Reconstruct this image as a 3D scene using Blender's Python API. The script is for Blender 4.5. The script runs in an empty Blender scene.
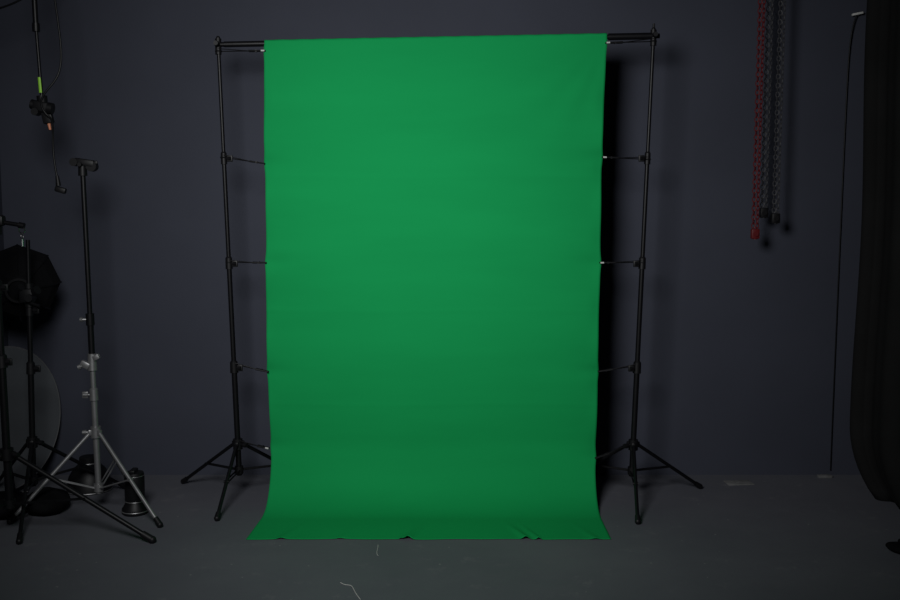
import bpy, bmesh, math, random
from mathutils import Vector, Matrix
random.seed(7)
scene = bpy.context.scene
scene.view_settings.view_transform = 'Standard'
scene.view_settings.look = 'None'
COL = scene.collection

# ---------------------------------------------------------------- materials
def mat(name, color, rough=0.5, metal=0.0, spec=0.5, noise=0.0, nscale=40, bump=0.0, bscale=200):
    m = bpy.data.materials.new(name); m.use_nodes = True
    nt = m.node_tree; b = nt.nodes['Principled BSDF']
    b.inputs['Roughness'].default_value = rough
    b.inputs['Metallic'].default_value = metal
    b.inputs['Specular IOR Level'].default_value = spec
    tc = nt.nodes.new('ShaderNodeTexCoord')
    n = nt.nodes.new('ShaderNodeTexNoise'); n.inputs['Scale'].default_value = nscale
    n.inputs['Detail'].default_value = 5
    nt.links.new(tc.outputs['Object'], n.inputs['Vector'])
    mr = nt.nodes.new('ShaderNodeMapRange')
    mr.inputs['From Min'].default_value = 0.3; mr.inputs['From Max'].default_value = 0.7
    mr.inputs['To Min'].default_value = 1 - noise; mr.inputs['To Max'].default_value = 1 + noise
    nt.links.new(n.outputs['Fac'], mr.inputs['Value'])
    vm = nt.nodes.new('ShaderNodeVectorMath'); vm.operation = 'SCALE'
    vm.inputs[0].default_value = color
    nt.links.new(mr.outputs['Result'], vm.inputs['Scale'])
    nt.links.new(vm.outputs['Vector'], b.inputs['Base Color'])
    if bump:
        n2 = nt.nodes.new('ShaderNodeTexNoise'); n2.inputs['Scale'].default_value = bscale
        nt.links.new(tc.outputs['Object'], n2.inputs['Vector'])
        bp = nt.nodes.new('ShaderNodeBump'); bp.inputs['Strength'].default_value = bump
        bp.inputs['Distance'].default_value = 0.002
        nt.links.new(n2.outputs['Fac'], bp.inputs['Height'])
        nt.links.new(bp.outputs['Normal'], b.inputs['Normal'])
    return m

M_wall = mat('wall_paint', (0.0455, 0.0495, 0.0680), 0.75, spec=0.2, noise=0.07, nscale=1.6, bump=0.2, bscale=90)
M_ceil = mat('ceiling_paint', (0.03, 0.03, 0.034), 0.85, spec=0.2, noise=0.05, nscale=2)
M_black = mat('black_metal', (0.004, 0.004, 0.005), 0.42, spec=0.28, noise=0.1)
M_plastic = mat('black_plastic', (0.005, 0.005, 0.006), 0.5, spec=0.3, noise=0.1)
M_fabric = mat('black_fabric', (0.005, 0.005, 0.006), 0.9, spec=0.1, noise=0.2, nscale=8, bump=0.4, bscale=300)
M_curtain = mat('curtain_black_cloth', (0.011, 0.011, 0.011), 0.9, spec=0.12, noise=0.15, nscale=4, bump=0.2, bscale=400)
M_silver = mat('brushed_aluminium', (0.30, 0.30, 0.305), 0.42, metal=0.7, noise=0.1, nscale=30)
M_chrome = mat('chrome', (0.5, 0.5, 0.5), 0.25, metal=1.0)
M_white = mat('white_plastic', (0.6, 0.6, 0.58), 0.4)
M_red = mat('red_plastic_chain', (0.11, 0.008, 0.010), 0.5, spec=0.3, noise=0.1)
M_grey = mat('grey_plastic_chain', (0.045, 0.045, 0.050), 0.5, spec=0.3, noise=0.1)
M_tape = mat('green_tape', (0.28, 0.62, 0.04), 0.5)
M_orange = mat('copper_tip', (0.55, 0.2, 0.1), 0.4)
M_refl = mat('reflector_grey_fabric', (0.10, 0.108, 0.118), 0.5, spec=0.35, noise=0.1, nscale=5)
M_thread = mat('white_thread', (0.6, 0.6, 0.56), 0.8)
M_box = mat('scuff_wedge_grey', (0.15, 0.15, 0.15), 0.8, noise=0.25, nscale=30)  # pale grey shared by the floor scuff and the wedge

def cloth_mat():
    m = bpy.data.materials.new('green_muslin'); m.use_nodes = True
    nt = m.node_tree; b = nt.nodes['Principled BSDF']
    b.inputs['Roughness'].default_value = 0.85
    b.inputs['Specular IOR Level'].default_value = 0.08
    tc = nt.nodes.new('ShaderNodeTexCoord')
    mp = nt.nodes.new('ShaderNodeMapping'); mp.inputs['Scale'].default_value = (0.6, 1, 3.0)
    n = nt.nodes.new('ShaderNodeTexNoise'); n.inputs['Scale'].default_value = 2.0; n.inputs['Detail'].default_value = 6
    nt.links.new(tc.outputs['Object'], mp.inputs['Vector']); nt.links.new(mp.outputs['Vector'], n.inputs['Vector'])
    cr = nt.nodes.new('ShaderNodeValToRGB')
    cr.color_ramp.elements[0].position = 0.3; cr.color_ramp.elements[0].color = (0.006, 0.284, 0.075, 1)
    cr.color_ramp.elements[1].position = 0.7; cr.color_ramp.elements[1].color = (0.007, 0.308, 0.082, 1)
    nt.links.new(n.outputs['Fac'], cr.inputs['Fac']); nt.links.new(cr.outputs['Color'], b.inputs['Base Color'])
    w = nt.nodes.new('ShaderNodeTexNoise'); w.inputs['Scale'].default_value = 500
    nt.links.new(tc.outputs['Object'], w.inputs['Vector'])
    bp = nt.nodes.new('ShaderNodeBump'); bp.inputs['Strength'].default_value = 0.12; bp.inputs['Distance'].default_value = 0.001
    nt.links.new(w.outputs['Fac'], bp.inputs['Height']); nt.links.new(bp.outputs['Normal'], b.inputs['Normal'])
    return m
M_green = cloth_mat()

def floor_mat():
    m = bpy.data.materials.new('floor_concrete_paint'); m.use_nodes = True
    nt = m.node_tree; b = nt.nodes['Principled BSDF']; L = nt.links
    b.inputs['Specular IOR Level'].default_value = 0.3
    tc = nt.nodes.new('ShaderNodeTexCoord')
    def noise(scale, detail=6, rough=0.6, sc=(1,1,1)):
        mp = nt.nodes.new('ShaderNodeMapping'); mp.inputs['Scale'].default_value = sc
        n = nt.nodes.new('ShaderNodeTexNoise'); n.inputs['Scale'].default_value = scale
        n.inputs['Detail'].default_value = detail; n.inputs['Roughness'].default_value = rough
        L.new(tc.outputs['Object'], mp.inputs['Vector']); L.new(mp.outputs['Vector'], n.inputs['Vector'])
        return n
    a = noise(1.3)
    r1 = nt.nodes.new('ShaderNodeValToRGB')
    r1.color_ramp.elements[0].position = 0.3; r1.color_ramp.elements[0].color = (0.093, 0.096, 0.114, 1)
    r1.color_ramp.elements[1].position = 0.7; r1.color_ramp.elements[1].color = (0.117, 0.120, 0.138, 1)
    L.new(a.outputs['Fac'], r1.inputs['Fac'])
    c = noise(5, 10, 0.75)
    r2 = nt.nodes.new('ShaderNodeValToRGB')
    r2.color_ramp.elements[0].position = 0.58; r2.color_ramp.elements[0].color = (0, 0, 0, 1)
    r2.color_ramp.elements[1].position = 0.78; r2.color_ramp.elements[1].color = (0.6, 0.6, 0.6, 1)
    L.new(c.outputs['Fac'], r2.inputs['Fac'])
    mx = nt.nodes.new('ShaderNodeMix'); mx.data_type = 'RGBA'
    L.new(r2.outputs['Color'], mx.inputs[0]); L.new(r1.outputs['Color'], mx.inputs[6])
    mx.inputs[7].default_value = (0.21, 0.21, 0.215, 1)
    v = nt.nodes.new('ShaderNodeTexVoronoi'); v.inputs['Scale'].default_value = 9
    L.new(tc.outputs['Object'], v.inputs['Vector'])
    lt = nt.nodes.new('ShaderNodeMath'); lt.operation = 'LESS_THAN'; lt.inputs[1].default_value = 0.045
    L.new(v.outputs['Distance'], lt.inputs[0])
    mul = nt.nodes.new('ShaderNodeMath'); mul.operation = 'MULTIPLY'; mul.inputs[1].default_value = 0.7
    L.new(lt.outputs[0], mul.inputs[0])
    mx2 = nt.nodes.new('ShaderNodeMix'); mx2.data_type = 'RGBA'
    L.new(mul.outputs[0], mx2.inputs[0]); L.new(mx.outputs[2], mx2.inputs[6]); mx2.inputs[7].default_value = (0.24, 0.24, 0.24, 1)
    L.new(mx2.outputs[2], b.inputs['Base Color'])
    rr = nt.nodes.new('ShaderNodeMapRange'); rr.inputs['To Min'].default_value = 0.55; rr.inputs['To Max'].default_value = 0.85
    L.new(c.outputs['Fac'], rr.inputs['Value']); L.new(rr.outputs['Result'], b.inputs['Roughness'])
    bp = nt.nodes.new('ShaderNodeBump'); bp.inputs['Strength'].default_value = 0.2; bp.inputs['Distance'].default_value = 0.002
    L.new(c.outputs['Fac'], bp.inputs['Height']); L.new(bp.outputs['Normal'], b.inputs['Normal'])
    return m
M_floor = floor_mat()

# ---------------------------------------------------------------- helpers
def empty(name, loc=(0, 0, 0)):
    e = bpy.data.objects.new(name, None); e.empty_display_size = 0.1
    e.location = loc; COL.objects.link(e); return e

class B:
    """mesh builder"""
    def __init__(s, name, m, parent=None, smooth=True):
        s.bm = bmesh.new(); s.name = name; s.m = m; s.parent = parent; s.smooth = smooth
    def cyl(s, a, b, r1, r2=None, seg=16, cap=True):
        a = Vector(a); b = Vector(b); r2 = r1 if r2 is None else r2
        d = b - a
        M = Matrix.Translation((a + b) / 2) @ d.to_track_quat('Z', 'Y').to_matrix().to_4x4()
        bmesh.ops.create_cone(s.bm, cap_ends=cap, segments=seg, radius1=r1, radius2=r2, depth=d.length, matrix=M); return s
    def sph(s, c, r, sc=(1, 1, 1), seg=16):
        bmesh.ops.create_uvsphere(s.bm, u_segments=seg, v_segments=max(6, seg // 2), radius=r,
            matrix=Matrix.Translation(c) @ Matrix.Diagonal((*sc, 1))); return s
    def box(s, c, d, rot=(0, 0, 0), bev=0.15):
        R = Matrix.Rotation(rot[2], 4, 'Z') @ Matrix.Rotation(rot[1], 4, 'Y') @ Matrix.Rotation(rot[0], 4, 'X')
        g = bmesh.ops.create_cube(s.bm, size=1, matrix=Matrix.Translation(c) @ R @ Matrix.Diagonal((*d, 1)))
        if bev:
            es = list({e for v in g['verts'] for e in v.link_edges})
            bmesh.ops.bevel(s.bm, geom=es, offset=min(d) * bev, segments=2, affect='EDGES', profile=0.5)
        return s
    def torus(s, c, R, r, M=Matrix(), n=16, k=6, sy=1.0):
        rings = []
        for i in range(n):
            t = 2 * math.pi * i / n; ring = []
            for j in range(k):
                p = 2 * math.pi * j / k
                v = Vector(((R + r * math.cos(p)) * math.cos(t), (R + r * math.cos(p)) * math.sin(t) * sy, r * math.sin(p)))
                ring.append(s.bm.verts.new(Vector(c) + (M.to_3x3() @ v)))
            rings.append(ring)
        for i in range(n):
            for j in range(k):
                s.bm.faces.new([rings[i][j], rings[(i + 1) % n][j], rings[(i + 1) % n][(j + 1) % k], rings[i][(j + 1) % k]])
        return s
    def lathe(s, prof, M=Matrix(), n=40):
        rings = []
        for r, z in prof:
            rings.append([s.bm.verts.new(M @ Vector((r * math.cos(2 * math.pi * i / n), r * math.sin(2 * math.pi * i / n), z))) for i in range(n)])
        for a, b in zip(rings, rings[1:]):
            for i in range(n):
                s.bm.faces.new([a[i], a[(i + 1) % n], b[(i + 1) % n], b[i]])
        return s
    def done(s, loc=None):
        bmesh.ops.remove_doubles(s.bm, verts=s.bm.verts, dist=1e-6)
        bmesh.ops.recalc_face_normals(s.bm, faces=s.bm.faces)
        me = bpy.data.meshes.new(s.name); s.bm.to_mesh(me); s.bm.free()
        me.materials.append(s.m)
        if s.smooth:
            for p in me.polygons: p.use_smooth = True
            try: me.set_sharp_from_angle(angle=math.radians(38))
            except Exception: pass
        o = bpy.data.objects.new(s.name, me); COL.objects.link(o)
        if s.parent:
            o.parent = s.parent
            o.matrix_parent_inverse = Matrix.Translation(-Vector(s.parent.location))
        return o

def cable(name, pts, r, m, parent=None):
    cu = bpy.data.curves.new(name, 'CURVE'); cu.dimensions = '3D'
    sp = cu.splines.new('NURBS'); sp.points.add(len(pts) - 1)
    for p, q in zip(sp.points, pts): p.co = (*q, 1)
    sp.use_endpoint_u = True; sp.order_u = 4; sp.resolution_u = 8
    cu.bevel_depth = r; cu.bevel_resolution = 3; cu.materials.append(m)
    cu.use_fill_caps = True
    o = bpy.data.objects.new(name, cu); COL.objects.link(o)
    if parent:
        o.parent = parent; o.matrix_parent_inverse = Matrix.Translation(-Vector(parent.location))
    return o

def lerp(a, b, t): return Vector(a) + (Vector(b) - Vector(a)) * t

# ---------------------------------------------------------------- room
XL, XR, YF, YB, H = -2.55, 2.62, -1.6, 5.72, 3.15
T = 0.1
def slab(name, lo, hi, m):
    b = B(name, m, smooth=False)
    c = [(lo[i] + hi[i]) / 2 for i in range(3)]; d = [hi[i] - lo[i] for i in range(3)]
    b.box(c, d, bev=0); return b.done()
slab('floor', (XL - T, YF - T, -T), (XR + T, YB + T, 0), M_floor)
slab('ceiling', (XL - T, YF - T, H), (XR + T, YB + T, H + T), M_ceil)
slab('wall_back', (XL - T, YB, 0), (XR + T, YB + T, H), M_wall)
slab('wall_left', (XL - T, YF, 0), (XL, YB, H), M_wall)
slab('wall_right', (XR, YF, 0), (XR + T, YB, H), M_wall)
slab('wall_front', (XL - T, YF - T, 0), (XR + T, YF, H), M_wall)

# ---------------------------------------------------------------- backdrop stand
bs = empty('backdrop_stand', (-0.07, 5.24, 0))
barL, barR = Vector((-1.205, 5.24, 2.394)), Vector((1.075, 5.24, 2.438))
def barz(x): return barL.z + (barR.z - barL.z) * (x - barL.x) / (barR.x - barL.x)

def tripod(prefix, parent, base, top, feet, joints, collar_z, low_z, rs, mpole, mleg, mjoint, legr=0.0095, knobdir=(1, -0.3, 0)):
    base = Vector(base); top = Vector(top)
    def at(z): return lerp(base, top, (z - base.z) / (top.z - base.z))
    zs = [low_z - 0.03] + joints + [top.z]
    for i in range(len(zs) - 1):
        r = rs[min(i, len(rs) - 1)]
        B(f'{prefix}pole_section_{i+1}', mpole, parent).cyl(at(zs[i]), at(zs[i + 1]), r).done()
    kd = Vector(knobdir).normalized()
    j = B(f'{prefix}joint_collars', mjoint, parent)
    for i, z in enumerate(joints):
        r = rs[min(i, len(rs) - 1)]
        j.cyl(at(z - 0.035), at(z + 0.022), r * 1.45, r * 1.35)
        j.cyl(at(z + 0.022), at(z + 0.03), r * 1.35, r * 0.9)
        p = at(z - 0.006)
        j.cyl(p, p + kd * 0.035, 0.006)
        j.cyl(p + kd * 0.03, p + kd * 0.052, 0.014, 0.011, seg=10)
        j.box(p + kd * 0.042, (0.03, 0.012, 0.034), bev=0.3)
    c = at(collar_z); l = at(low_z)
    j.cyl(c + Vector((0, 0, -0.028)), c + Vector((0, 0, 0.028)), rs[0] * 1.7)
    j.cyl(l + Vector((0, 0, -0.02)), l + Vector((0, 0, 0.02)), rs[0] * 1.55)
    p = c + kd * 0.02
    j.cyl(p, p + kd * 0.03, 0.007).cyl(p + kd * 0.025, p + kd * 0.045, 0.014, 0.012, seg=10)
    j.done()
    lg = B(f'{prefix}legs', mleg, parent); ft = B(f'{prefix}rubber_feet', M_plastic, parent); br = B(f'{prefix}leg_braces', mleg, parent)
    for f in feet:
        f = Vector((f[0], f[1], 0.016))
        d = (f - c); dh = Vector((d.x, d.y, 0)).normalized()
        s = c + dh * rs[0] * 1.7
        lg.cyl(s, f, legr)
        lg.box(s, (0.022, 0.022, 0.03), rot=(0, 0, math.atan2(dh.y, dh.x)), bev=0.2)
        e = lerp(s, f, 0.93)
        ft.cyl(e, f, legr * 1.35, legr * 1.5); ft.sph(f, legr * 1.6)
        mid = lerp(s, f, 0.52); ls = l + dh * rs[0] * 1.4
        for off in (-0.009, 0.009):
            o = Vector((-dh.y, dh.x, 0)) * off
            br.cyl(ls + o, mid + o, 0.0042, seg=8)
        br.cyl(mid - Vector((-dh.y, dh.x, 0)) * 0.013, mid + Vector((-dh.y, dh.x, 0)) * 0.013, 0.008, seg=10)
    lg.done(); ft.done(); br.done()
    return at

atL = tripod('left_', bs, (-1.135, 5.27, 0.1), (-1.190, 5.24, 2.40),
    [(-1.51, 5.53), (-1.166, 4.87), (-0.74, 5.49)], [0.72, 1.274, 1.82], 0.297, 0.155,
    [0.0150, 0.0130, 0.0112, 0.0095], M_black, M_black, M_plastic, knobdir=(0.8, -0.5, 0))
atR = tripod('right_', bs, (0.975, 5.25, 0.1), (1.045, 5.24, 2.46),
    [(1.39, 5.43), (0.93, 4.82), (0.62, 5.5)], [0.72, 1.274, 1.82], 0.297, 0.155,
    [0.0150, 0.0130, 0.0112, 0.0095], M_black, M_black, M_plastic, knobdir=(-0.8, -0.5, 0))
cb = B('crossbar', M_black, bs)
cb.cyl(barL, barR, 0.0125)
cb.cyl(lerp(barL, barR, 0.02), lerp(barL, barR, 0.12), 0.015)
cb.cyl(lerp(barL, barR, 0.885), lerp(barL, barR, 0.985), 0.0175)
cb.done()
hw = B('crossbar_brackets', M_plastic, bs)
for p in (Vector((-1.19, 5.24, 2.394)), Vector((1.044, 5.24, 2.438))):
    hw.cyl(p + Vector((0, 0, -0.05)), p + Vector((0, 0, 0.03)), 0.016)
    hw.sph(p + Vector((0, 0, 0.033)), 0.011)
    hw.cyl(p, p + Vector((0, -0.045, 0)), 0.007)
    hw.cyl(p + Vector((0, -0.04, 0)), p + Vector((0, -0.06, 0)), 0.015, 0.012, seg=8)
hw.cyl((1.045, 5.24, 2.46), (1.045, 5.24, 2.50), 0.006)
hw.done()

# ---------------------------------------------------------------- green backdrop
RB = 0.33; YC = 5.222; FL = 0.295
clipsL = [2.36, 1.79, 1.274, 0.70, 0.29]
clipsR = [2.40, 1.82, 1.274, 0.70, 0.24]
def prof(s, ztop):
    L1 = ztop - RB; L2 = RB * math.pi / 2
    if s < L1: return YC, ztop - s
    s2 = s - L1
    if s2 < L2:
        a = s2 / RB; return YC - RB * (1 - math.cos(a)), RB - RB * math.sin(a) + 0.003
    return YC - RB - (s2 - L2), 0.003
def clipf(z, clips):
    return sum(math.exp(-((z - c) / 0.04) ** 2) for c in clips)
bm = bmesh.new(); NX, NS = 170, 280
grid = []
for j in range(NS + 1):
    row = []
    for i in range(NX + 1):
        t = i / NX
        xt = -0.945 + t * 1.745
        zt = barz(xt)
        y, z = prof((zt - RB + RB * math.pi / 2 + FL) * j / NS, zt)
        eL = -0.962 + 0.004 * math.sin(z * 4.2 + 1) - 0.006 * clipf(z, clipsL) + 0.018 * max(0, z - 1.9) / 0.5
        eR = 0.783 + 0.003 * math.sin(z * 6.0) + 0.006 * clipf(z, clipsR) + 0.014 * max(0, (z - 1.4))
        if z < 0.6:
            w = max(0, (0.6 - z) / 0.6); eR -= 0.022 * w; eL += 0.012 * w
        fl = max(0, (YC - 0.22 - y)) / 0.40
        eL -= 0.018 * fl; eR += 0.002 * fl
        x = eL + (eR - eL) * t
        vert = 1.0 if z > 0.35 else max(0.0, z / 0.35)
        top = min(1, (zt - z) / 0.3)
        y += top * vert * (0.0030 * math.sin(z * 5.2 + x * 0.8) + 0.0036 * math.sin(x * 5.0 + z * 1.2) + 0.0010 * math.sin(z * 13 - x * 1.1) + 0.0010 * math.sin(x * 14 + z * 2))
        # soft diagonal drape folds fanning from the upper corners
        for cx, sg in ((0.80, -1), (-0.95, 1)):
            dx = (x - cx) * sg; dz = 2.42 - z
            rr = math.hypot(dx, dz) + 1e-4
            th = math.atan2(dz, dx + 1e-4)
            y += 0.0016 * math.sin(th * 16) * math.exp(-((rr - 0.35) / 0.25) ** 2) * top
        for zc in (2.33, 1.72, 1.02, 0.52):
            y -= 0.0011 * math.exp(-((z - zc - 0.004 * math.sin(x * 5)) / 0.010) ** 2) * top
        for cl, side, tt in ((clipsL, -1, t), (clipsR, 1, 1 - t)):
            e = math.exp(-(tt / 0.02) ** 2)
            y += -0.006 * e * math.sin(z * 17) * vert * top
            for c in cl:
                y += 0.008 * math.exp(-(tt / 0.07) ** 2) * math.exp(-((z - c) / 0.035) ** 2) * vert
        if z < 0.02:
            g = max(0, (YC - RB - y)) / FL
            for cx, a, wd in ((-0.80, 0.008, .02), (-0.20, 0.018, .018), (-0.23, 0.008, .008), (0.36, 0.016, .016), (0.42, 0.012, .010), (-0.52, 0.004, .02), (0.69, .006, .02)):
                xx = x + (1 - g) * 0.1 * (1 if cx > 0 else -1)
                z += a * g * g * math.exp(-((xx - cx) / wd) ** 2)
            y += g * (0.003 * math.sin(x * 9) + 0.003 * math.sin(x * 23 + 1))
        row.append(bm.verts.new((x, y, z)))
    grid.append(row)
for j in range(NS):
    for i in range(NX):
        bm.faces.new([grid[j][i], grid[j + 1][i], grid[j + 1][i + 1], grid[j][i + 1]])
prev = grid[0]
nr = 14
R = 0.0185
for k in range(1, nr + 1):
    a = math.pi * 1.75 * k / nr
    row = []
    for i in range(NX + 1):
        v0 = grid[0][i].co
        cz = barz(v0.x)
        yy = 5.24 - R * math.cos(a); zz = cz + R * math.sin(a)
        zz += 0.0008 * math.sin(v0.x * 60 + k)
        row.append(bm.verts.new((v0.x, yy, zz)))
    for i in range(NX): bm.faces.new([prev[i], prev[i + 1], row[i + 1], row[i]])
    prev = row
bmesh.ops.recalc_face_normals(bm, faces=bm.faces)
me = bpy.data.meshes.new('green_backdrop'); bm.to_mesh(me); bm.free(); me.materials.append(M_green)
for p in me.polygons: p.use_smooth = True
gb = bpy.data.objects.new('green_backdrop', me); COL.objects.link(gb)
so = gb.modifiers.new('thickness', 'SOLIDIFY'); so.thickness = 0.0015; so.offset = 0

clb = B('clip_bodies', M_plastic, bs); cld = B('elastic_cords', M_black, bs); clw = B('clip_tips', M_white, bs)
def clip(stand, cloth, side, white):
    stand = Vector(stand); cloth = Vector(cloth)
    d = (cloth - stand).normalized()
    cld.cyl(stand, lerp(stand, cloth, 0.72), 0.0028, seg=8)
    cld.cyl(stand + Vector((0, -0.014, 0.012)), lerp(stand, cloth, 0.70), 0.0022, seg=8)
    a = lerp(stand, cloth, 0.68); e = cloth + d * 0.014
    for oy in (-0.0065, 0.0065):
        clb.cyl(a + Vector((0, oy * 1.6, 0)), e + Vector((0, oy, 0)), 0.005, 0.0035, seg=8)
    clb.cyl(lerp(a, e, .45) + Vector((0, -0.012, 0)), lerp(a, e, .45) + Vector((0, 0.012, 0)), 0.006, seg=8)
    if white: clw.cyl(cloth - d * 0.008 + Vector((0, -0.010, 0)), cloth + d * 0.010 + Vector((0, -0.010, 0)), 0.0045, seg=8)
    clb.torus(stand, 0.0155, 0.004, n=16, k=6)
for zs, zc, w in zip([2.36, 1.82, 1.274, 0.73, 0.31], clipsL, [1, 0, 0, 0, 1]):
    clip(atL(zs), (-0.972 + (0.014 if zc > 2.2 else 0), 5.222 if zc > .35 else 5.21, zc), -1, w)
for zs, zc, w in zip([2.41, 1.81, 1.274, 0.725, 0.30], clipsR, [1, 1, 1, 0, 0]):
    clip(atR(zs), (0.795 + 0.014 * max(0, zc - 1.4) - (0.012 if zc < .4 else 0), 5.222 if zc > .35 else 5.20, zc), 1, w)
clb.done(); cld.done(); clw.done()

# ---------------------------------------------------------------- silver light stand
ls = empty('light_stand', (-1.80, 5.02, 0))
def at_s(z): return Vector((-1.805 - 0.014 * z, 5.02, z))
feet = [(-1.423, 4.77), (-2.18, 4.82), (-1.78, 5.45)]
tripod('base_', ls, at_s(0.1), at_s(0.80), feet, [0.62], 0.42, 0.13, [0.0155, 0.0135], M_silver, M_silver, M_silver, legr=0.0100, knobdir=(-1, -0.2, 0))
up = B('upper_column', M_black, ls)
up.cyl(at_s(0.78), at_s(1.01), 0.0155).cyl(at_s(1.0), at_s(1.72), 0.0125)
up.cyl(at_s(0.97), at_s(1.03), 0.021).done()
up = B('upper_knob', M_silver, ls); p = at_s(1.0)
up.cyl(p, p + Vector((-0.035, -0.01, 0)), 0.006).cyl(p + Vector((-0.033, -0.01, 0)), p + Vector((-0.046, -0.01, 0)), 0.012, seg=10).done()
cl = B('silver_clamp', M_silver, ls)
p = at_s(0.79)
cl.cyl(p - Vector((0, 0, .05)), p + Vector((0, 0, .035)), 0.024, 0.021)
cl.box(p + Vector((-0.032, -0.01, -0.02)), (0.05, 0.03, 0.035), rot=(0, 0.5, 0), bev=.25)
cl.box(p + Vector((0.026, -0.012, 0.018)), (0.035, 0.025, 0.028), rot=(0, -0.5, 0), bev=.25)
cl.cyl(p + Vector((-0.03, -0.01, -0.02)), p + Vector((-0.055, -0.02, -0.03)), 0.006).cyl(p + Vector((-0.05, -0.02, -0.028)), p + Vector((-0.065, -0.022, -0.033)), 0.013, seg=8)
cl.cyl(p + Vector((0.03, -0.01, 0.02)), p + Vector((0.04, -0.02, 0.03)), 0.006)
cl.done()
hd = B('grip_head', M_plastic, ls); p = at_s(1.765)
hd.cyl(p - Vector((0, 0, .045)), p + Vector((0, 0, .02)), 0.022, 0.02)
hd.box(p + Vector((0.012, 0, 0.02)), (0.10, 0.045, 0.036), rot=(0, 0.15, 0), bev=.25)
hd.cyl(p + Vector((0.048, -0.02, 0.002)), p + Vector((0.048, 0.02, 0.002)), 0.026)
hd.cyl(p + Vector((-0.035, -0.03, 0.022)), p + Vector((-0.035, 0.02, 0.022)), 0.02)
hd.cyl(p + Vector((0.0, -0.045, 0.01)), p + Vector((0, 0, 0.01)), 0.010)
hd.box(p + Vector((0.065, -0.01, 0.018)), (0.03, 0.012, 0.018), rot=(0, -0.4, 0), bev=.3)
hd.done()

# ---------------------------------------------------------------- black heavy stand at far left
b1 = empty('boom_stand', (-2.10, 4.65, 0))
tripod('base_', b1, (-2.10, 4.65, 0.1), (-2.115, 4.65, 1.46),
    [(-1.395, 4.55), (-2.42, 4.12), (-2.33, 5.22)], [0.85, 1.2], 0.40, 0.16, [0.018, 0.0155, 0.013], M_black, M_black, M_plastic, legr=0.012, knobdir=(1, -.3, 0))
h = B('pivot_head', M_plastic, b1); p = Vector((-2.105, 4.65, 1.50))
h.cyl(p - Vector((0, 0, .06)), p + Vector((0, 0, .03)), 0.024)
h.box(p + Vector((0, 0, 0.005)), (0.08, 0.05, 0.05), bev=.25)
h.cyl(p + Vector((0, -0.05, 0)), p + Vector((0, 0.04, 0)), 0.022)
h.cyl(p + Vector((0, -0.075, 0.0)), p + Vector((0, -0.04, 0.0)), 0.028, 0.024, seg=8)
h.done()
h = B('boom_arm', M_black, b1)
h.cyl(p + Vector((-0.30, 0.02, 0.05)), p + Vector((0.125, -0.0, -0.018)), 0.010)
h.cyl(p + Vector((0.105, 0, -0.015)), p + Vector((0.13, 0, -0.02)), 0.014)
h.done()
hk = B('boom_hook', M_chrome, b1); q = p + Vector((0.118, 0, -0.06))
hk.torus(q + Vector((0, 0, 0.02)), 0.014, 0.0028, M=Matrix.Rotation(math.pi / 2, 4, 'X'))
hk.torus(q + Vector((0, 0, -0.008)), 0.013, 0.0028, M=Matrix.Rotation(math.pi / 2, 4, 'Y'))
hk.cyl(q + Vector((0, 0, -0.02)), q + Vector((0, 0, -0.055)), 0.004, seg=8).done()

# ---------------------------------------------------------------- thin black stand carrying a softbox
b2 = empty('light_stand.001', (-2.15, 5.05, 0))
tripod('base_', b2, (-2.155, 5.05, 0.1), (-2.13, 5.05, 1.40),
    [(-2.01, 4.53), (-1.80, 5.42), (-2.48, 5.20)], [0.75, 1.05], 0.36, 0.16, [0.015, 0.0125, 0.0105], M_black, M_black, M_plastic, knobdir=(1, -.3, 0))
fh = B('tilt_bracket', M_plastic, b2); p = Vector((-2.135, 5.05, 1.12))
fh.cyl(p - Vector((0, 0, .06)), p + Vector((0, 0, .06)), 0.022).box(p + Vector((0.0, -0.02, 0.0)), (0.07, 0.05, 0.07), bev=.2)
fh.cyl(p + Vector((0.02, -0.06, -0.01)), p + Vector((0.02, 0, -0.01)), 0.02, seg=10)
fh.cyl(p + Vector((0, -0.03, -0.03)), p + Vector((0.07, -0.05, -0.05)), 0.008)
fh.cyl(p + Vector((-0.05, -0.02, 0.02)), p + Vector((-0.02, -0.04, 0.045)), 0.018)
fh.cyl(p + Vector((0.04, -0.03, 0.02)), p + Vector((0.06, -0.04, 0.03)), 0.022)
fh.cyl(p + Vector((0, 0.0, 0.0)), p + Vector((-0.09, 0.10, 0.01)), 0.014).done()

sb = empty('octagonal_softbox', (-2.25, 5.18, 1.14))
Mx = Matrix.Translation((-2.235, 5.16, 1.135)) @ Matrix.Rotation(math.radians(22), 4, 'Z') @ Matrix.Rotation(math.radians(-80), 4, 'X')
s = B('shell', M_fabric, sb, smooth=False)
s.lathe([(0.0, -0.005), (0.05, 0.0), (0.058, 0.02), (0.11, 0.05), (0.17, 0.09), (0.205, 0.14), (0.208, 0.16), (0.20, 0.158), (0.195, 0.148), (0.0, 0.143)], Mx, 8).done()
s = B('rods', M_black, sb)
for i in range(8):
    a = 2 * math.pi * i / 8
    pr = [(0.058, 0.022), (0.11, 0.052), (0.17, 0.092), (0.207, 0.15)]
    pts = [Mx @ Vector(((r + .003) * math.cos(a), (r + .003) * math.sin(a), z - .003)) for r, z in pr]
    for u, v in zip(pts, pts[1:]): s.cyl(u, v, 0.004, seg=6)
s.done()
s = B('speed_ring', M_plastic, sb); s.torus(Mx @ Vector((0, 0, 0.0)), 0.06, 0.012, M=Mx, n=24); s.done()

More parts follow.
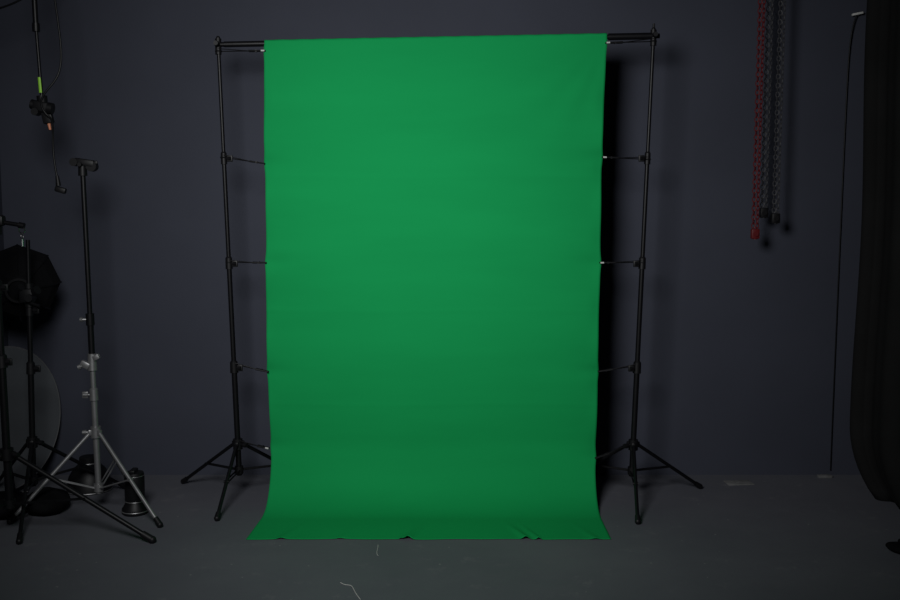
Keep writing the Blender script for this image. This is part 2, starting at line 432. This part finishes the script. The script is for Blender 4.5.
# reflector disc leaning by the left wall
rd = empty('reflector_disc', (-2.38, 5.30, 0.43))
Mr = Matrix.Translation((-2.390, 5.30, 0.425)) @ Matrix.Rotation(math.radians(68), 4, 'Z') @ Matrix.Rotation(math.radians(88), 4, 'X')
s = B('fabric', M_refl, rd); s.lathe([(0.0, -0.012), (0.1, -0.012), (0.2, -0.010), (0.3, -0.006), (0.385, 0.0), (0.385, 0.004), (0.3, -0.002), (0.2, -0.006), (0.0, -0.008)], Mr, 56).done()
s = B('rim', M_silver, rd); s.torus(Mr @ Vector((0, 0, 0)), 0.388, 0.0055, M=Mr, n=64, k=8); s.done()

# ---------------------------------------------------------------- hanging clamp with cable (upper left)
hc = empty('hanging_light_clamp', (-2.0, 5.0, 2.05))
s = B('drop_pole', M_black, hc)
s.cyl((-2.035, 5.0, H), (-2.025, 5.0, 2.42), 0.013).cyl((-2.025, 5.0, 2.45), (-2.01, 5.0, 2.10), 0.008)
s.cyl((-2.025, 5.0, 2.42), (-2.025, 5.0, 2.46), 0.018)
s.cyl((-2.035, 5.0, H - .015), (-2.035, 5.0, H), 0.05).done()
s = B('green_tape', M_tape, hc); s.cyl((-2.017, 5.0, 2.20), (-2.013, 5.0, 2.125), 0.0095).done()
s = B('clamp_body', M_plastic, hc)
s.cyl((-2.005, 5, 2.03), (-2.01, 5, 2.11), 0.025)
s.box((-2.0, 4.99, 2.055), (0.10, 0.05, 0.05), rot=(0, .2, 0), bev=.2)
s.cyl((-2.06, 4.99, 2.07), (-2.04, 4.99, 2.065), 0.024, seg=10)
s.cyl((-1.975, 4.98, 2.05), (-1.95, 4.98, 2.045), 0.028, seg=10)
s.cyl((-2.03, 4.95, 2.03), (-2.03, 5.0, 2.03), 0.018, seg=10)
s.box((-1.985, 5, 2.005), (0.05, 0.03, 0.06), rot=(0, -.2, 0), bev=.2)
s.done()
s = B('spigot', M_orange, hc); s.cyl((-1.982, 5, 1.985), (-1.975, 5, 1.945), 0.009, 0.006).done()
cable('power_cable', [(-1.985, 5.02, H), (-1.955, 5.02, 2.75), (-1.92, 5.02, 2.45), (-1.91, 5.02, 2.3), (-1.93, 5.02, 2.2), (-1.99, 4.99, 2.13), (-2.01, 4.96, 2.07), (-1.975, 4.96, 2.01),
      (-1.95, 4.98, 2.0), (-1.965, 5.0, 1.9), (-1.965, 5.0, 1.8), (-1.95, 5.0, 1.71)], 0.0050, M_black, hc)
s = B('cable_plug', M_plastic, hc)
s.cyl((-1.95, 5, 1.72), (-1.945, 5, 1.67), 0.008, 0.013).box((-1.935, 5, 1.65), (0.055, 0.03, 0.028), rot=(0, .3, 0), bev=.25).done()
cable('ceiling_cable', [(-1.96, 5.1, H), (-1.97, 5.1, 2.85), (-1.99, 5.1, 2.73), (-2.08, 5.1, 2.60), (-2.30, 5.1, 2.52), (-2.55, 5.1, 2.51)], 0.005, M_black, hc)

# ---------------------------------------------------------------- roller chains (upper right)
def chain(name, x, y, zb, m, weight_m):
    e = empty(name, (x, y, zb))
    s = B('links', m, e)
    pitch = 0.024
    for side in (-1, 1):
        z = zb + 0.05; k = 0
        while z < H - 0.05:
            Mm = Matrix.Rotation(math.pi / 2, 4, 'X') if k % 2 else Matrix.Rotation(math.pi / 2, 4, 'X') @ Matrix.Rotation(math.radians(75), 4, 'Y')
            Mm = Matrix.Rotation(0.35 * side, 4, 'Z') @ Mm
            s.torus((x + side * 0.0105, y, z), 0.0095, 0.0028, M=Mm, n=10, k=5, sy=1.5)
            z += pitch; k += 1
    s.done()
    s = B('pulley_weight', weight_m, e)
    s.box((x, y, zb + 0.03), (0.045, 0.03, 0.055), bev=.2)
    s.cyl((x, y - 0.022, zb + 0.03), (x, y + 0.022, zb + 0.03), 0.014)
    s.cyl((x, y, zb), (x, y, zb + .01), 0.012).done()
    s = B('ceiling_roller', M_plastic, e)
    s.cyl((x, y - 0.03, H - 0.05), (x, y + 0.03, H - 0.05), 0.022).box((x, y, H - 0.02), (0.06, 0.08, 0.04), bev=.1).done()
chain('roller_chain', 1.675, 5.5, 1.385, M_red, M_red)
chain('roller_chain.001', 1.735, 5.55, 1.50, M_grey, M_plastic)
chain('roller_chain.002', 1.785, 5.5, 1.47, M_grey, M_plastic)

# ---------------------------------------------------------------- wall cord with hook
wc = empty('wall_cord', (2.22, 5.70, 2.6))
cable('cord', [(2.27, 5.69, 2.64), (2.235, 5.70, 2.58), (2.228, 5.708, 2.3), (2.226, 5.71, 1.5), (2.222, 5.712, 0.6), (2.222, 5.712, 0.03)], 0.0035, M_black, wc)
s = B('hook', M_white, wc); s.box((2.265, 5.69, 2.63), (0.06, 0.02, 0.012), rot=(0, -.2, 0), bev=.2)
s.cyl((2.265, 5.72, 2.63), (2.265, 5.69, 2.63), 0.008).done()

# ---------------------------------------------------------------- black curtain (right)
bm = bmesh.new(); NU, NV = 200, 60
rows = []
for j in range(NV + 1):
    z = 3.10 - (3.10 - 0.0) * j / NV
    row = []
    for i in range(NU + 1):
        u = i / NU
        if u < 0.12:
            a = u / 0.12 * math.pi
            x = 2.34 - 0.10 * math.sin(a) - 0.09 * (u / 0.12); y = 5.35 + 0.06 * math.cos(a)
        else:
            w = (u - 0.12) / 0.88
            x = 2.25 + 0.03 * w + 0.020 * (math.sin(w * 34 + 0.5) - math.sin(.5)) + 0.008 * math.sin(w * 71)
            y = 5.29 - 1.75 * w
        bul = 0.022 + 0.010 * math.sin(z * 3.2)
        x -= bul * math.exp(-(max(0, u - .12) / 0.5))
        x += 0.012
        if z < 0.40:
            k = 1 - z / 0.40
            x += 0.10 * k ** 2.2
            y -= 0.10 * k ** 2 * (1 if u < .3 else 0)
        zz = max(z, 0.006)
        row.append(bm.verts.new((min(x, 2.60), y, zz)))
    rows.append(row)
for j in range(NV):
    for i in range(NU):
        bm.faces.new([rows[j][i], rows[j][i + 1], rows[j + 1][i + 1], rows[j + 1][i]])
bmesh.ops.recalc_face_normals(bm, faces=bm.faces)
me = bpy.data.meshes.new('cloth'); bm.to_mesh(me); bm.free(); me.materials.append(M_curtain)
for p in me.polygons: p.use_smooth = True
bc = empty('black_curtain', (2.25, 4.4, 1.5))
o = bpy.data.objects.new('cloth', me); COL.objects.link(o); o.parent = bc; o.matrix_parent_inverse = Matrix.Translation(-Vector(bc.location))
so = o.modifiers.new('t', 'SOLIDIFY'); so.thickness = 0.002
s = B('curtain_rail', M_black, bc); s.cyl((2.27, 5.4, 3.105), (2.29, 3.5, 3.105), 0.014)
for y in (5.3, 4.5, 3.6): s.cyl((2.28, y, 3.1), (2.28, y, H), 0.008)
s.done()

# ---------------------------------------------------------------- floor items at left
bd = empty('beauty_dish', (-2.0, 5.42, 0))
Mb = Matrix.Translation((-2.0, 5.42, 0.0))
s = B('bowl', M_plastic, bd)
s.lathe([(0.118, 0.0), (0.122, 0.006), (0.120, 0.03), (0.108, 0.08), (0.085, 0.12), (0.06, 0.145), (0.05, 0.15), (0.05, 0.185), (0.045, 0.19), (0.0, 0.19)], Mb, 48).done()
s = B('mount_ring', M_silver, bd); s.torus((-2.0, 5.42, 0.155), 0.052, 0.004, n=32).torus((-2.0, 5.42, 0.007), 0.121, 0.003, n=48).done()

fl = empty('flash_head', (-1.615, 5.0, 0))
Mf = Matrix.Translation((-1.615, 5.0, 0.0))
s = B('body', M_plastic, fl)
s.lathe([(0.0, 0.0), (0.062, 0.0), (0.068, 0.012), (0.066, 0.03), (0.052, 0.05), (0.047, 0.065), (0.05, 0.07), (0.05, 0.2), (0.046, 0.215), (0.03, 0.22), (0.0, 0.22)], Mf, 40)
s.box((-1.615, 4.99, 0.225), (0.03, 0.07, 0.02), bev=.3).done()
s = B('trim_rings', M_silver, fl)
s.torus((-1.615, 5.0, 0.018), 0.0675, 0.0025, n=40).torus((-1.615, 5.0, 0.068), 0.05, 0.002, n=40).torus((-1.615, 5, 0.2), 0.05, 0.0012, n=40).done()

def sandbag(name, c, rz, sc):
    bm = bmesh.new()
    for sx in (-1, 1):
        bmesh.ops.create_uvsphere(bm, u_segments=32, v_segments=20, radius=1,
            matrix=Matrix.Translation((sx * 0.09, 0, 0.05)) @ Matrix.Diagonal((0.10, 0.13, 0.055, 1)))
    for v in bm.verts:
        n = math.sin(v.co.x * 60) * math.cos(v.co.y * 45) * 0.004
        v.co.z = max(0.002, v.co.z + n)
    bmesh.ops.create_cube(bm, size=1, matrix=Matrix.Translation((0, 0, 0.075)) @ Matrix.Diagonal((0.12, 0.03, 0.012, 1)))
    me = bpy.data.meshes.new(name); bm.to_mesh(me); bm.free(); me.materials.append(M_fabric)
    for p in me.polygons: p.use_smooth = True
    o = bpy.data.objects.new(name, me); COL.objects.link(o); o.location = c; o.rotation_euler = (0, 0, rz); o.scale = sc
sandbag('sandbag', (-2.17, 5.0, 0), 0.3, (1.1, 1.1, 1.1))
sandbag('sandbag.001', (2.11, 4.44, 0), 0.6, (0.55, 0.7, 0.4))

s = B('floor_scuff', M_box, None); s.box((1.64, 5.55, 0.002), (0.15, 0.09, 0.004), rot=(0, 0, .1), bev=.2); s.done()  # light scuff on the floor, added as a thin slab; no loose piece there
s = B('wooden_wedge', M_box, None); s.box((2.17, 5.66, 0.008), (0.08, 0.03, 0.016), rot=(0, 0, .05), bev=.15); s.done()
cable('loose_thread', [(-0.46, 4.06, .002), (-0.44, 4.03, .002), (-0.415, 4.04, .002), (-0.40, 4.0, .002), (-0.385, 3.94, .002), (-0.36, 3.88, .002)], 0.0012, M_thread)
cable('loose_thread.001', [(-0.335, 4.52, .002), (-0.33, 4.46, .002), (-0.34, 4.42, .002), (-0.325, 4.38, .002)], 0.0010, M_thread)

# ---------------------------------------------------------------- lights
def area(name, loc, target, size, energy, color=(1, 1, 1), spread=180):
    d = bpy.data.lights.new(name, 'AREA'); d.shape = 'DISK'; d.size = size; d.energy = energy; d.color = color
    d.spread = math.radians(spread)
    o = bpy.data.objects.new(name, d); COL.objects.link(o); o.location = loc
    o.rotation_euler = (Vector(target) - Vector(loc)).to_track_quat('-Z', 'Y').to_euler()
area('key_softbox_light', (-0.80, 1.5, 2.6), (-0.12, 5.2, 1.45), 1.1, 32.5, (0.985, 0.995, 1.0), 90)
w = bpy.data.worlds.new('world'); scene.world = w; w.use_nodes = True
w.node_tree.nodes['Background'].inputs[0].default_value = (0.01, 0.01, 0.012, 1)

# ---------------------------------------------------------------- camera
cd = bpy.data.cameras.new('camera'); cam = bpy.data.objects.new('camera', cd); COL.objects.link(cam)
cd.sensor_width = 36; cd.lens = 40; cd.clip_start = 0.02
cam.location = (0, 0, 1.6); cam.rotation_euler = (math.radians(90 - 5.71), 0, 0)
scene.camera = cam
